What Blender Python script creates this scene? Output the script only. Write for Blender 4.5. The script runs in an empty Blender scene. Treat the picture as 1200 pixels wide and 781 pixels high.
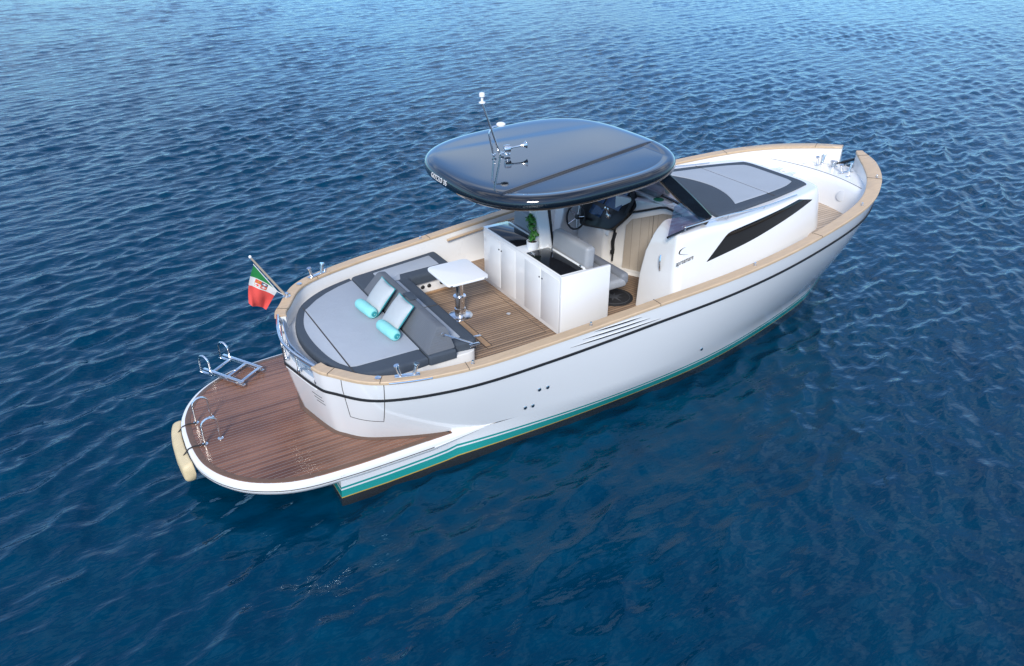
import bpy, bmesh, math, random
import numpy as np
from mathutils import Vector, Matrix
random.seed(7)
S = bpy.context.scene
COL = S.collection

# ---------------------------------------------------------------- camera
cd = bpy.data.cameras.new("camera")
cam = bpy.data.objects.new("camera", cd); COL.objects.link(cam)
cx, cy, cz, yaw, pitch, roll, f = -1.8608, -8.0880, 5.9674, 1.03208, 0.51134, -0.00334, 917.2
F = Vector((math.cos(pitch)*math.cos(yaw), math.cos(pitch)*math.sin(yaw), -math.sin(pitch)))
R = F.cross(Vector((0, 0, 1))).normalized(); U = R.cross(F)
c_, s_ = math.cos(roll), math.sin(roll)
R, U = c_*R + s_*U, -s_*R + c_*U
m = Matrix((R, U, -F)).transposed().to_4x4(); m.translation = (cx, cy, cz)
cam.matrix_world = m
cd.sensor_width = 36; cd.lens = 36*f/1200; cd.clip_start = .1; cd.clip_end = 20000
S.camera = cam

# ---------------------------------------------------------------- light
SUN_AZ = Vector((-.60, -.80, 0)).normalized(); SUN_EL = math.radians(34)
sd = bpy.data.lights.new("sun", 'SUN'); sd.energy = 1.5; sd.angle = math.radians(14); sd.color = (1, .945, .87)
sun = bpy.data.objects.new("sun", sd); COL.objects.link(sun)
tosun = SUN_AZ*math.cos(SUN_EL) + Vector((0, 0, math.sin(SUN_EL)))
sun.rotation_euler = tosun.to_track_quat('Z', 'Y').to_euler(); sun.location = (-20, -10, 30)
W = bpy.data.worlds.new("World"); S.world = W; W.use_nodes = True
nt = W.node_tree; N = nt.nodes; L = nt.links
bg = N["Background"]; bg.inputs[1].default_value = .115
sky = N.new("ShaderNodeTexSky"); sky.sky_type = 'NISHITA'; sky.sun_disc = False
sky.sun_elevation = SUN_EL; sky.sun_rotation = math.atan2(SUN_AZ.x, SUN_AZ.y); sky.air_density = 1.0; sky.dust_density = .05; sky.ozone_density = 2.2; sky.altitude = 2200
tc = N.new("ShaderNodeTexCoord"); mp = N.new("ShaderNodeMapping"); mp.inputs['Scale'].default_value = (1, 1, 3.2); mp.inputs['Location'].default_value = (.3, 1.4, .2)
nz = N.new("ShaderNodeTexNoise"); nz.inputs['Scale'].default_value = 2.6; nz.inputs['Detail'].default_value = 2.5; nz.inputs['Roughness'].default_value = .55
cr = N.new("ShaderNodeValToRGB"); cr.color_ramp.elements[0].position = .44; cr.color_ramp.elements[1].position = .66
mx = N.new("ShaderNodeMix"); mx.data_type = 'RGBA'; mx.inputs['B'].default_value = (4.7, 4.85, 5.1, 1)
mul = N.new("ShaderNodeMath"); mul.operation = 'MULTIPLY'; mul.inputs[1].default_value = .62
L.new(tc.outputs['Generated'], mp.inputs[0]); L.new(mp.outputs[0], nz.inputs['Vector']); L.new(nz.outputs['Fac'], cr.inputs[0])
L.new(cr.outputs['Color'], mul.inputs[0]); L.new(mul.outputs[0], mx.inputs['Factor']); tn = N.new('ShaderNodeMix'); tn.data_type = 'RGBA'; tn.blend_type = 'MULTIPLY'; tn.inputs['Factor'].default_value = 1; tn.inputs['B'].default_value = (.88, .93, .98, 1); L.new(sky.outputs[0], tn.inputs['A']); L.new(tn.outputs['Result'], mx.inputs['A']); sz = N.new("ShaderNodeSeparateXYZ"); mr = N.new("ShaderNodeMapRange"); mr.inputs['From Min'].default_value = .02; mr.inputs['From Max'].default_value = .62; mr.inputs['To Min'].default_value = 0; mr.inputs['To Max'].default_value = 1
L.new(tc.outputs['Generated'], sz.inputs[0]); L.new(sz.outputs['Z'], mr.inputs['Value'])
hz = N.new("ShaderNodeMix"); hz.data_type = 'RGBA'; hz.inputs['A'].default_value = (.31, .50, .62, 1); hz.inputs['B'].default_value = (1.18, 1.15, 1.12, 1); L.new(mr.outputs[0], hz.inputs['Factor'])
vm = N.new("ShaderNodeMix"); vm.data_type = 'RGBA'; vm.blend_type = 'MULTIPLY'; vm.inputs['Factor'].default_value = 1; L.new(mx.outputs['Result'], vm.inputs['A']); L.new(hz.outputs['Result'], vm.inputs['B']); L.new(vm.outputs['Result'], bg.inputs[0])
S.view_settings.view_transform = 'Standard'; S.view_settings.look = 'None'; S.view_settings.gamma = 1
S.view_settings.use_curve_mapping = False; S.view_settings.exposure = 1.36
S.cycles.caustics_reflective = False; S.cycles.caustics_refractive = False; S.cycles.max_bounces = 8; S.cycles.transparent_max_bounces = 12

# ---------------------------------------------------------------- materials
def nodes(name):
    mt = bpy.data.materials.new(name); mt.use_nodes = True
    t = mt.node_tree; b = t.nodes["Principled BSDF"]
    return mt, t, b
def setp(b, rough, metal=0, coat=0, spec=.5):
    b.inputs['Roughness'].default_value = rough; b.inputs['Metallic'].default_value = metal
    b.inputs['Coat Weight'].default_value = coat; b.inputs['Coat Roughness'].default_value = .04
    b.inputs['Specular IOR Level'].default_value = spec
def noise_fac(t, scale, stretch=(1, 1, 1), detail=4):
    tc = t.nodes.new("ShaderNodeTexCoord"); mp = t.nodes.new("ShaderNodeMapping"); mp.inputs['Scale'].default_value = stretch
    n = t.nodes.new("ShaderNodeTexNoise"); n.inputs['Scale'].default_value = scale; n.inputs['Detail'].default_value = detail
    t.links.new(tc.outputs['Object'], mp.inputs[0]); t.links.new(mp.outputs[0], n.inputs['Vector'])
    return n.outputs['Fac']
def mixc(t, fac, a, b):
    x = t.nodes.new("ShaderNodeMix"); x.data_type = 'RGBA'
    for s, v in (('A', a), ('B', b)):
        if isinstance(v, tuple): x.inputs[s].default_value = (*v[:3], 1)
        else: t.links.new(v, x.inputs[s])
    if isinstance(fac, float): x.inputs['Factor'].default_value = fac
    else: t.links.new(fac, x.inputs['Factor'])
    return x.outputs['Result']
def math_(t, op, a, b=None):
    x = t.nodes.new("ShaderNodeMath"); x.operation = op
    for i, v in enumerate((a, b)):
        if v is None: continue
        if isinstance(v, (int, float)): x.inputs[i].default_value = v
        else: t.links.new(v, x.inputs[i])
    return x.outputs[0]
def bumpn(t, b, h, dist, strength=1):
    n = t.nodes.new("ShaderNodeBump"); n.inputs['Distance'].default_value = dist; n.inputs['Strength'].default_value = strength
    t.links.new(h, n.inputs['Height']); t.links.new(n.outputs[0], b.inputs['Normal'])
def mat(name, col, rough, metal=0, coat=0, spec=.5, var=0, vscale=3, stretch=(1, 1, 1), bump=0, bscale=200):
    mt, t, b = nodes(name); setp(b, rough, metal, coat, spec)
    b.inputs['Base Color'].default_value = (*col, 1)
    if var:
        fct = noise_fac(t, vscale, stretch, 5)
        t.links.new(mixc(t, fct, tuple(c*(1-var) for c in col), tuple(min(1, c*(1+var)) for c in col)), b.inputs['Base Color'])
        r = math_(t, 'MULTIPLY_ADD', fct, rough*.6); t.nodes[-1].inputs[2].default_value = rough*.7
        t.links.new(r, b.inputs['Roughness'])
    if bump: bumpn(t, b, noise_fac(t, bscale, stretch, 2), bump)
    return mt
def plank(name, c1, c2, caulk, pitch, rough, axis='Y', cw=.14, seamlen=0):
    mt, t, b = nodes(name); setp(b, rough)
    tc = t.nodes.new("ShaderNodeTexCoord"); sp = t.nodes.new("ShaderNodeSeparateXYZ"); t.links.new(tc.outputs['Object'], sp.inputs[0])
    q = math_(t, 'DIVIDE', sp.outputs[axis], pitch)
    fr = math_(t, 'FRACT', q); idn = math_(t, 'FLOOR', q)
    line = math_(t, 'LESS_THAN', fr, cw)
    wn = t.nodes.new("ShaderNodeTexWhiteNoise"); wn.noise_dimensions = '1D'; t.links.new(idn, wn.inputs['W'])
    st = {'Y': (2.5, 60, 30), 'Z': (60, 60, 2.5), 'X': (60, 2.5, 2.5)}[axis if axis != 'Zv' else 'Z']
    g = noise_fac(t, 1.6, st, 6); blot = noise_fac(t, 1.1, (1, 1.6, 1), 5)
    fac = math_(t, 'ADD', math_(t, 'MULTIPLY', wn.outputs[0], .45), math_(t, 'ADD', math_(t, 'MULTIPLY', g, .35), math_(t, 'SUBTRACT', math_(t, 'MULTIPLY', blot, 1.5), .6)))
    fac = math_(t, 'MINIMUM', math_(t, 'MAXIMUM', fac, 0), 1)
    t.links.new(mixc(t, line, mixc(t, fac, c1, c2), caulk), b.inputs['Base Color'])
    t.links.new(math_(t, 'MULTIPLY_ADD', blot, rough*.8), b.inputs['Roughness']); t.nodes[-1].inputs[2].default_value = rough*.6
    bumpn(t, b, math_(t, 'SUBTRACT', g, math_(t, 'MULTIPLY', line, 1.0)), .0015)
    return mt
def fabric(name, col, weave=.012, var=.08):
    mt, t, b = nodes(name); setp(b, .85, spec=.25)
    tc = t.nodes.new("ShaderNodeTexCoord")
    w1 = t.nodes.new("ShaderNodeTexWave"); w1.inputs['Scale'].default_value = .35/weave; w1.bands_direction = 'X'
    w2 = t.nodes.new("ShaderNodeTexWave"); w2.inputs['Scale'].default_value = .35/weave; w2.bands_direction = 'Y'
    for w in (w1, w2): t.links.new(tc.outputs['Object'], w.inputs['Vector'])
    h = math_(t, 'MULTIPLY', w1.outputs['Fac'], w2.outputs['Fac'])
    n = noise_fac(t, 2.2, (1, 1, 1), 5)
    fac = math_(t, 'ADD', math_(t, 'MULTIPLY', h, .35), math_(t, 'MULTIPLY', n, .65))
    t.links.new(mixc(t, fac, tuple(c*(1-var*1.4) for c in col), tuple(c*(1+var) for c in col)), b.inputs['Base Color'])
    bumpn(t, b, math_(t, 'ADD', math_(t, 'MULTIPLY', h, .25), math_(t, 'MULTIPLY', noise_fac(t, 7, (1, 1, 1), 3), 1.0)), .006)
    return mt

GEL = mat("gelcoat", (.80, .80, .79), .16, coat=.6, var=.02, vscale=1.3)
GELW = mat("gelcoat_satin", (.81, .81, .80), .3, coat=.2, var=.025, vscale=2)
STEEL = mat("polished_steel", (.80, .80, .80), .2, metal=1, var=.06, vscale=9)
BLACKG = mat("black_gloss", (.006, .007, .009), .1, coat=.5)
RUBBER = mat("black_rubber", (.012, .013, .015), .55, var=.2, vscale=12)
SEAM = mat("seam_dark", (.06, .055, .05), .7)
LEATHER = mat("grey_leather", (.30, .315, .335), .5, var=.07, vscale=4, bump=.0006, bscale=160)
LEATHER2 = mat("slate_leather", (.17, .185, .21), .55, var=.07, vscale=4, bump=.0006, bscale=160)
PADL = fabric("pad_fabric_light", (.37, .41, .46))
PADD = fabric("pad_fabric_slate", (.062, .080, .105), var=.12)
BACKF = fabric("backrest_fabric", (.135, .15, .172), var=.1)
PILF = fabric("pillow_fabric", (.46, .50, .52), .008)
TURQ = fabric("turquoise_towelling", (.27, .66, .65), .01)
TURQD = mat("turquoise_piping", (.03, .30, .32), .8)
TEAKC = mat("teak_cap", (.54, .395, .255), .5, var=.18, vscale=2.2, stretch=(2, 14, 10), bump=.0008, bscale=30)
TEAKM = mat("teak_margin", (.13, .075, .05), .45, var=.25, vscale=3, stretch=(3, 8, 8))
TEAKMC = mat("teak_margin_cockpit", (.40, .25, .14), .5, var=.2, vscale=3, stretch=(3, 8, 8))
TEAKS = plank("teak_sole", (.20, .125, .075), (.42, .285, .185), (.045, .036, .03), .048, .5, cw=.2)
TEAKP = plank("teak_platform", (.085, .033, .019), (.30, .138, .080), (.25, .21, .185), .050, .26, cw=.10)
WOOD = plank("wood_panel", (.30, .26, .215), (.45, .40, .34), (.17, .145, .12), .11, .5, axis='Y', cw=.03)
DGLASS = mat("dark_glass", (.004, .005, .006), .04)
COOK = mat("black_ceramic_glass", (.012, .013, .016), .06)
SCREEN = mat("display_screen", (.02, .06, .13), .12, coat=.4, var=.6, vscale=14)
WHITEP = mat("white_paint", (.80, .80, .80), .35)
SOIL = mat("soil", (.05, .03, .02), .95, var=.4, vscale=60)
LEAF = mat("leaf_green", (.05, .20, .02), .45, var=.45, vscale=40)
STEM = mat("stem", (.12, .10, .04), .8)
CREAM = mat("cream_fender", (.62, .50, .30), .55, var=.12, vscale=6)
ROPE = mat("black_rope", (.012, .012, .014), .8)
STAFF = mat("varnished_staff", (.42, .34, .26), .3, var=.15, vscale=6)
FG = mat("flag_green", (.01, .19, .045), .8, var=.12, vscale=20)
FW = mat("flag_white", (.66, .66, .64), .8, var=.06, vscale=20)
FR = mat("flag_red", (.70, .075, .06), .8, var=.12, vscale=20)
FB = mat("crest_blue", (.02, .05, .14), .8)
FY = mat("crest_gold", (.50, .24, .04), .8)
GREENS = mat("green_decal", (.01, .22, .10), .5)
GREYS = mat("speaker_grille", (.60, .62, .64), .6, var=.05)
GRAPH = mat("mat_black", (.016, .017, .02), .8, var=.3, vscale=30)
GRAPHL = mat("mat_grey", (.07, .075, .085), .85)
TOPM = mat("hardtop_gloss", (.004, .006, .009), .05, coat=.9, spec=.5)
GATEP = mat("gate_panel_shade_tint", (.34, .44, .56), .12, metal=.6)  # blue of shade and reflection on the white gate put into the colour
def glass(name, tint, gl):
    mt = bpy.data.materials.new(name); mt.use_nodes = True; t = mt.node_tree; t.nodes.clear()
    o = t.nodes.new("ShaderNodeOutputMaterial"); tr = t.nodes.new("ShaderNodeBsdfTransparent"); tr.inputs[0].default_value = (*tint, 1)
    g = t.nodes.new("ShaderNodeBsdfGlossy"); g.inputs['Roughness'].default_value = .02; fr = t.nodes.new("ShaderNodeFresnel"); fr.inputs[0].default_value = 1.5
    mxx = t.nodes.new("ShaderNodeMixShader"); a = math_(t, 'MULTIPLY_ADD', fr.outputs[0], .45); t.nodes[-1].inputs[2].default_value = gl
    t.links.new(a, mxx.inputs[0]); t.links.new(tr.outputs[0], mxx.inputs[1]); t.links.new(g.outputs[0], mxx.inputs[2]); t.links.new(mxx.outputs[0], o.inputs[0])
    return mt
TINT = glass("tinted_glass", (.52, .44, .54), .03)
SHIELD = glass("windscreen_glass", (.42, .40, .46), .04)
def hull_paint():
    mt, t, b = nodes("hull_paint"); setp(b, .14, coat=.7)
    tc = t.nodes.new("ShaderNodeTexCoord"); sp = t.nodes.new("ShaderNodeSeparateXYZ"); t.links.new(tc.outputs['Object'], sp.inputs[0])
    z = math_(t, 'SUBTRACT', sp.outputs['Z'], math_(t, 'MULTIPLY', sp.outputs['X'], .015))
    z = math_(t, 'SUBTRACT', z, .0)
    r = t.nodes.new("ShaderNodeValToRGB"); r.color_ramp.interpolation = 'CONSTANT'
    z = math_(t, 'MULTIPLY', math_(t, 'ADD', z, .5), .5)
    blk = (.008, .009, .010); wh = (.80, .80, .795); gr = (.0, .30, .27); ye = (.55, .36, .05)
    stops = [(0, blk), (.088, ye), (.108, gr), (.212, wh), (.240, gr), (.268, wh)]
    e = r.color_ramp.elements
    for i, (p, c) in enumerate(stops):
        pos = 0 if i == 0 else (p+.5)*.5
        el = e[0] if i == 0 else (e[1] if i == 1 else e.new(pos))
        el.position = pos; el.color = (*c, 1)
    t.links.new(z, r.inputs[0])
    n = noise_fac(t, 1.2, (1, 1, 2), 4)
    t.links.new(mixc(t, math_(t, 'MULTIPLY', n, .07), r.outputs[0], (.55, .58, .6)), b.inputs['Base Color'])
    return mt
HULLP = hull_paint()

# ---------------------------------------------------------------- mesh tools
class MB:
    def __init__(s): s.v = []; s.f = []; s.m = []
    def add(s, v, f, mi=0):
        o = len(s.v); s.v += [tuple(p) for p in v]; s.f += [tuple(i+o for i in q) for q in f]; s.m += [mi]*len(f); return s
    def box(s, c, d, r=.0, rot=None, mi=0, seg=2):
        b = bmesh.new(); bmesh.ops.create_cube(b, size=1); bmesh.ops.scale(b, vec=d, verts=b.verts)
        if r: bmesh.ops.bevel(b, geom=b.edges[:], offset=r, segments=seg, affect='EDGES', profile=.5)
        M = Matrix.Translation(c) @ (rot.to_4x4() if rot else Matrix())
        b.verts.index_update()
        s.add([M @ v.co for v in b.verts], [[v.index for v in q.verts] for q in b.faces], mi); b.free(); return s
    def loft(s, rings, closed=False, cap0=False, cap1=False, mi=0):
        n = len(rings[0]); v = [p for r in rings for p in r]; f = []
        for i in range(len(rings)-1):
            for j in range(n if closed else n-1):
                k = (j+1) % n; f.append((i*n+j, i*n+k, (i+1)*n+k, (i+1)*n+j))
        if cap0: f.append(tuple(reversed(range(n))))
        if cap1: f.append(tuple((len(rings)-1)*n+j for j in range(n)))
        return s.add(v, f, mi)
    def tube(s, pts, r, seg=10, closed=False, mi=0, flat=1.0):
        P = [Vector(p) for p in pts]; n = len(P); rings = []
        rr = r if isinstance(r, (list, tuple)) else [r]*n
        prev = None
        for i in range(n):
            if closed: t = (P[(i+1) % n]-P[i-1])
            else: t = P[min(i+1, n-1)]-P[max(i-1, 0)]
            t.normalize()
            if prev is None:
                a = Vector((0, 0, 1)) if abs(t.z) < .9 else Vector((1, 0, 0)); u = t.cross(a).normalized()
            else: u = (prev-t*prev.dot(t)).normalized()
            w = t.cross(u); prev = u
            rings.append([P[i]+rr[i]*(math.cos(2*math.pi*k/seg)*u+flat*math.sin(2*math.pi*k/seg)*w) for k in range(seg)])
        if closed: rings.append(rings[0]); return s.loft(rings, True, mi=mi)
        return s.loft(rings, True, True, True, mi=mi)
    def lathe(s, prof, o=(0, 0, 0), rot=None, seg=24, mi=0):
        rings = []
        for r, z in prof:
            rg = []
            for k in range(seg):
                p = Vector((r*math.cos(2*math.pi*k/seg), r*math.sin(2*math.pi*k/seg), z))
                if rot: p = rot @ p
                rg.append(Vector(o)+p)
            rings.append(rg)
        return s.loft(rings, True, True, True, mi=mi)
    def slab(s, poly, z0, z1, r=.0, seg=4, mi=0, rb=0):
        rings = []
        if rb:
            for k in range(seg+1):
                a = math.pi/2*k/seg; rings.append([(p[0], p[1], z0+rb*(1-math.sin(a))) for p in inset(poly, rb*(1-math.cos(a)))] )
            rings = [[(p[0], p[1], z0+rb-rb*math.sin(math.pi/2*(1-k/seg))) for p in inset(poly, rb*(1-math.cos(math.pi/2*(1-k/seg))))] for k in range(seg+1)]
        else: rings.append([(p[0], p[1], z0) for p in poly])
        if r:
            for k in range(seg+1):
                a = math.pi/2*k/seg
                rings.append([(p[0], p[1], z1-r+r*math.sin(a)) for p in inset(poly, r*(1-math.cos(a)))])
        else: rings.append([(p[0], p[1], z1) for p in poly])
        return s.loft(rings, True, True, True, mi=mi)
    def prism(s, poly3, ext, mi=0):     # planar polygon of 3d points swept by ext
        a = [Vector(p) for p in poly3]; b = [p+Vector(ext) for p in a]
        return s.loft([a, b], True, True, True, mi=mi)
    def build(s, name, mats, parent=None, label=None, sharp=35, origin=None, weld=True, bevel=0):
        me = bpy.data.meshes.new(name)
        o = Vector(origin) if origin is not None else Vector((0, 0, 0))
        me.from_pydata([Vector(v)-o for v in s.v], [], s.f)
        for mm in (mats if isinstance(mats, (list, tuple)) else [mats]): me.materials.append(mm)
        me.polygons.foreach_set('material_index', s.m)
        b = bmesh.new(); b.from_mesh(me)
        if weld: bmesh.ops.remove_doubles(b, verts=b.verts, dist=.0002)
        if bevel: bmesh.ops.bevel(b, geom=[e for e in b.edges if len(e.link_faces) == 2 and e.calc_face_angle(0) > math.radians(sharp)], offset=bevel, segments=2, affect='EDGES', profile=.5)
        bmesh.ops.recalc_face_normals(b, faces=b.faces)
        b.to_mesh(me); b.free()
        me.polygons.foreach_set('use_smooth', [True]*len(me.polygons))
        me.set_sharp_from_angle(angle=math.radians(sharp))
        ob = bpy.data.objects.new(name, me); COL.objects.link(ob); ob.location = o
        if parent is not None: ob.parent = parent
        if label: ob['label'] = label
        return ob
def area2(p): return sum(p[i-1][0]*p[i][1]-p[i][0]*p[i-1][1] for i in range(len(p)))
def inset(poly, d):
    if not d: return list(poly)
    sg = 1 if area2(poly) > 0 else -1
    out = []; n = len(poly)
    for i in range(n):
        a, b, c = Vector(poly[i-1][:2]), Vector(poly[i][:2]), Vector(poly[(i+1) % n][:2])
        e1 = (b-a); e2 = (c-b)
        e1 = e1.normalized() if e1.length > 1e-9 else e2.normalized()
        e2 = e2.normalized() if e2.length > 1e-9 else e1
        n1 = Vector((-e1.y, e1.x))*sg; n2 = Vector((-e2.y, e2.x))*sg
        k = n1+n2; k = k.normalized() if k.length > 1e-6 else n1
        q = b+k*d/max(.45, k.dot(n1)); out.append((q.x, q.y))
    return out
def catmull(P, n=8, closed=False):
    P = [Vector(p) for p in P]; m_ = len(P); out = []
    g = (lambda i: P[i % m_]) if closed else (lambda i: 2*P[0]-P[1] if i < 0 else (2*P[-1]-P[-2] if i >= m_ else P[i]))
    for i in range(m_ if closed else m_-1):
        a, b, c, d = g(i-1), g(i), g(i+1), g(i+2)
        for k in range(n):
            t = k/n; out.append(.5*((2*b)+(c-a)*t+(2*a-5*b+4*c-d)*t*t+(3*b-a-3*c+d)*t**3))
    if not closed: out.append(P[-1])
    return out
def rounded(poly, r, n=5):              # round the corners of a 2d polygon
    out = []; m_ = len(poly)
    for i in range(m_):
        a, b, c = Vector(poly[i-1]), Vector(poly[i]), Vector(poly[(i+1) % m_])
        rr = r[i] if isinstance(r, (list, tuple)) else r
        if rr <= 0: out.append((b.x, b.y)); continue
        d1 = (a-b); d2 = (c-b); k = min(rr, d1.length*.49, d2.length*.49)
        p, q = b+d1.normalized()*k, b+d2.normalized()*k
        for j in range(n+1):
            t = j/n; w = (1-t)**2*p+2*t*(1-t)*b+t*t*q; out.append((w.x, w.y))
    return out
def rect(x0, x1, y0, y1): return [(x0, y0), (x1, y0), (x1, y1), (x0, y1)]
def empty(name, loc, label=None, cat=None, group=None, parent=None):
    o = bpy.data.objects.new(name, None); COL.objects.link(o); o.location = loc; o.empty_display_size = .2
    if parent: o.parent = parent
    if label: tag(o, label, cat, group)
    return o
def tag(o, label, cat, group=None):
    o['label'] = label; o['category'] = cat
    if group: o['group'] = group
    return o
def copy_tree(o, parent=None):
    c = o.copy(); COL.objects.link(c)
    if parent is not None: c.parent = parent
    for ch in list(o.children): copy_tree(ch, c)
    return c
def text_mb(body, size, fn, shear=0, ext=.0015, spacing=1.0, offset=0):
    cu = bpy.data.curves.new("lettering", 'FONT'); cu.body = body; cu.size = size; cu.shear = shear; cu.extrude = ext; cu.space_character = spacing; cu.offset = offset
    ob = bpy.data.objects.new("lettering_tmp", cu); COL.objects.link(ob)
    dg = bpy.context.evaluated_depsgraph_get(); me = bpy.data.meshes.new_from_object(ob.evaluated_get(dg))
    mb = MB(); mb.add([fn(v.co.x, v.co.y, v.co.z) for v in me.vertices], [tuple(p.vertices) for p in me.polygons])
    bpy.data.objects.remove(ob); bpy.data.meshes.remove(me); bpy.data.curves.remove(cu)
    return mb

# ---------------------------------------------------------------- water (one sheet to the horizon)
def water():
    rng = np.random.default_rng(11)
    r = [.4]
    while r[-1] < 150: r.append(r[-1]*1.0052 if r[-1] > 3 else r[-1]+.03)
    r = np.array(r+[180, 230, 320, 500, 900, 1800, 4000, 9000])
    na = 1500; a = np.linspace(0, 2*np.pi, na, endpoint=False)
    X = 4+np.outer(r, np.cos(a)); Y = 1+np.outer(r, np.sin(a))
    wind = math.radians(112); Z = np.zeros_like(X); DX = np.zeros_like(X); DY = np.zeros_like(X)
    n = 90
    lam = np.exp(rng.uniform(math.log(.20), math.log(2.6), n)); th = wind+rng.normal(0, .52, n); ph = rng.uniform(0, 2*np.pi, n)
    slope = .049*np.exp(-.5*((np.log(lam/.38))/.80)**2)*np.where(lam > 1.3, .75, 1.0)
    patch = .8+.28*np.sin(.31*X+.17*Y+1)*np.sin(.23*Y-.13*X+2)+.14*np.sin(.9*X-.5*Y)
    lee = 1-.5*np.exp(-((X-4.5)/6)**2-((Y+4.5)/3.6)**2)
    patch *= lee*(1+.18*np.sin(.07*X-.11*Y+.5))
    for l, t, p, s in zip(lam, th, ph, slope):
        k = 2*np.pi/l; A = s/k*1.0; q = k*(X*math.cos(t)+Y*math.sin(t))+p
        A = A*patch*np.clip((r[:, None]*.0062*5)/1e9+1, 0, 1)
        fade = np.clip(1.6-(r[:, None]*.0062)/(l*.5), 0, 1)
        Z += A*fade*np.sin(q); DX += A*fade*.95*math.cos(t)*np.cos(q); DY += A*fade*.95*math.sin(t)*np.cos(q)
    # stirred water behind the swim platform
    d = np.hypot(X+1.6, Y+.2); Z += .010*np.exp(-(d/2.4)**2)*np.sin(13*d)*np.clip(d/.8, 0, 1)
    far = np.clip((160-r[:, None])/60, 0, 1); Z *= far; X = X+DX*far; Y = Y+DY*far
    co = np.stack([X, Y, Z], -1).reshape(-1, 3)
    nr = len(r); I = np.arange(nr-1)[:, None]*na; J = np.arange(na)[None]; K = (J+1) % na
    q = np.stack([I+J, I+na+J, I+na+K, I+K], -1).reshape(-1, 4)
    me = bpy.data.meshes.new("water"); me.vertices.add(len(co)); me.vertices.foreach_set('co', co.ravel())
    me.loops.add(q.size); me.loops.foreach_set('vertex_index', q.ravel().astype(np.int32))
    me.polygons.add(len(q)); me.polygons.foreach_set('loop_start', np.arange(0, q.size, 4, dtype=np.int32))
    me.polygons.foreach_set('use_smooth', np.ones(len(q), bool)); me.update()
    mt, t, b = nodes("sea_water"); b.inputs['Roughness'].default_value = .045; b.inputs['IOR'].default_value = 1.333; b.inputs['Specular Tint'].default_value = (.22, .66, 1, 1)
    n1 = noise_fac(t, 1.6, (1, .7, 1), 3)
    t.links.new(mixc(t, n1, (.0, .016, .044), (.0, .043, .086)), b.inputs['Base Color'])
    def rot_noise(scale, st, ang, det):
        f_ = noise_fac(t, scale, st, det)
        for nd in t.nodes:
            if nd.type == 'MAPPING' and not nd.get('r'): nd['r'] = 1; nd.inputs['Rotation'].default_value = (0, 0, ang)
        return f_
    g0 = noise_fac(t, .9, (1, 1, 1), 2)
    g1 = rot_noise(3.0, (.6, 1.4, 1), -.45, 3); g2 = rot_noise(6.0, (.7, 1.3, 1), -.1, 2)
    bumpn(t, b, math_(t, 'ADD', g1, math_(t, 'MULTIPLY', g2, .25)), .07, .5)
    me.materials.append(mt)
    o = bpy.data.objects.new("water", me); COL.objects.link(o); o['kind'] = 'structure'; o['label'] = 'deep blue rippled sea around the boat'
water()

# ---------------------------------------------------------------- boat
boat = empty("motor_boat", (0, 0, 0), "white motor boat with black hard top, teak platform and grey pads on the sea", "motor boat")
RAIL = [(-.15, 0, 1.45), (0, .689, 1.452), (.128, .951, 1.456), (.522, 1.431, 1.488), (1.385, 1.697, 1.516), (2.447, 1.79, 1.58), (3.779, 1.858, 1.686), (5.222, 1.911, 1.797), (6.528, 1.841, 1.927), (7.936, 1.575, 2.06), (8.741, 1.183, 2.166), (9.304, .661, 2.237), (9.561, .183, 2.28)]
PRING = [(.02, 0), (.14, .53), (.25, .76), (.55, 1.04), (1.385, 1.38), (2.447, 1.55), (3.779, 1.62), (5.2, 1.53), (6.5, 1.30), (7.85, .93), (8.58, .60), (9.1, .30), (9.42, .03)]
WRING = [None]*4+[(1.385, 1.37), (2.447, 1.39), (3.779, 1.38), (5.2, 1.33), (6.5, 1.12), (7.85, .79), (8.55, .50), (9.05, .25), (9.38, .02)]
NS = 12
railS = catmull(RAIL, NS); pS = catmull([(x, y, .5) for x, y in PRING], NS)
wS = catmull([(x, y, 0) for x, y in WRING[4:]], NS)
def samp(arr, t):
    i = max(0, min(len(arr)-2, int(t*NS))); k = t*NS-i; return arr[i].lerp(arr[i+1], k)
def rail(t): return samp(railS, t)
def hullpt(t, z, side=-1, out=0):
    r, p = rail(t), samp(pS, t); h = (z-.5)/(r.z-.5); g = 1-(1-h)**1.4 if h <= 1 else h
    q = p.lerp(r, g); q.z = z
    if out:
        t2 = min(t+.02, 12); t1 = max(t-.02, 0); e = rail(t2)-rail(t1); nn = Vector((e.y, -e.x, 0)).normalized()
        q += -nn*out*(1 if nn.y < 0 else 1) if False else Vector((-e.y, e.x, 0)).normalized()*out
    q.y = q.y*(-side)*1.0 if side < 0 else q.y
    if side < 0: q.y = -abs(q.y)
    return q
def t_at_x(x):
    lo, hi = 0., 12.
    for _ in range(40):
        mid = (lo+hi)/2
        if rail(mid).x < x: lo = mid
        else: hi = mid
    return lo
GATEZ = 1.21
ts = [i/NS for i in range(0, NS+1)]; ts[-1] = .992; ts += [i/NS for i in range(NS, 12*NS+1)]
def topz(t): return GATEZ if t < .995 else rail(t).z-.03
hull = MB()
NR = 12
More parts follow.
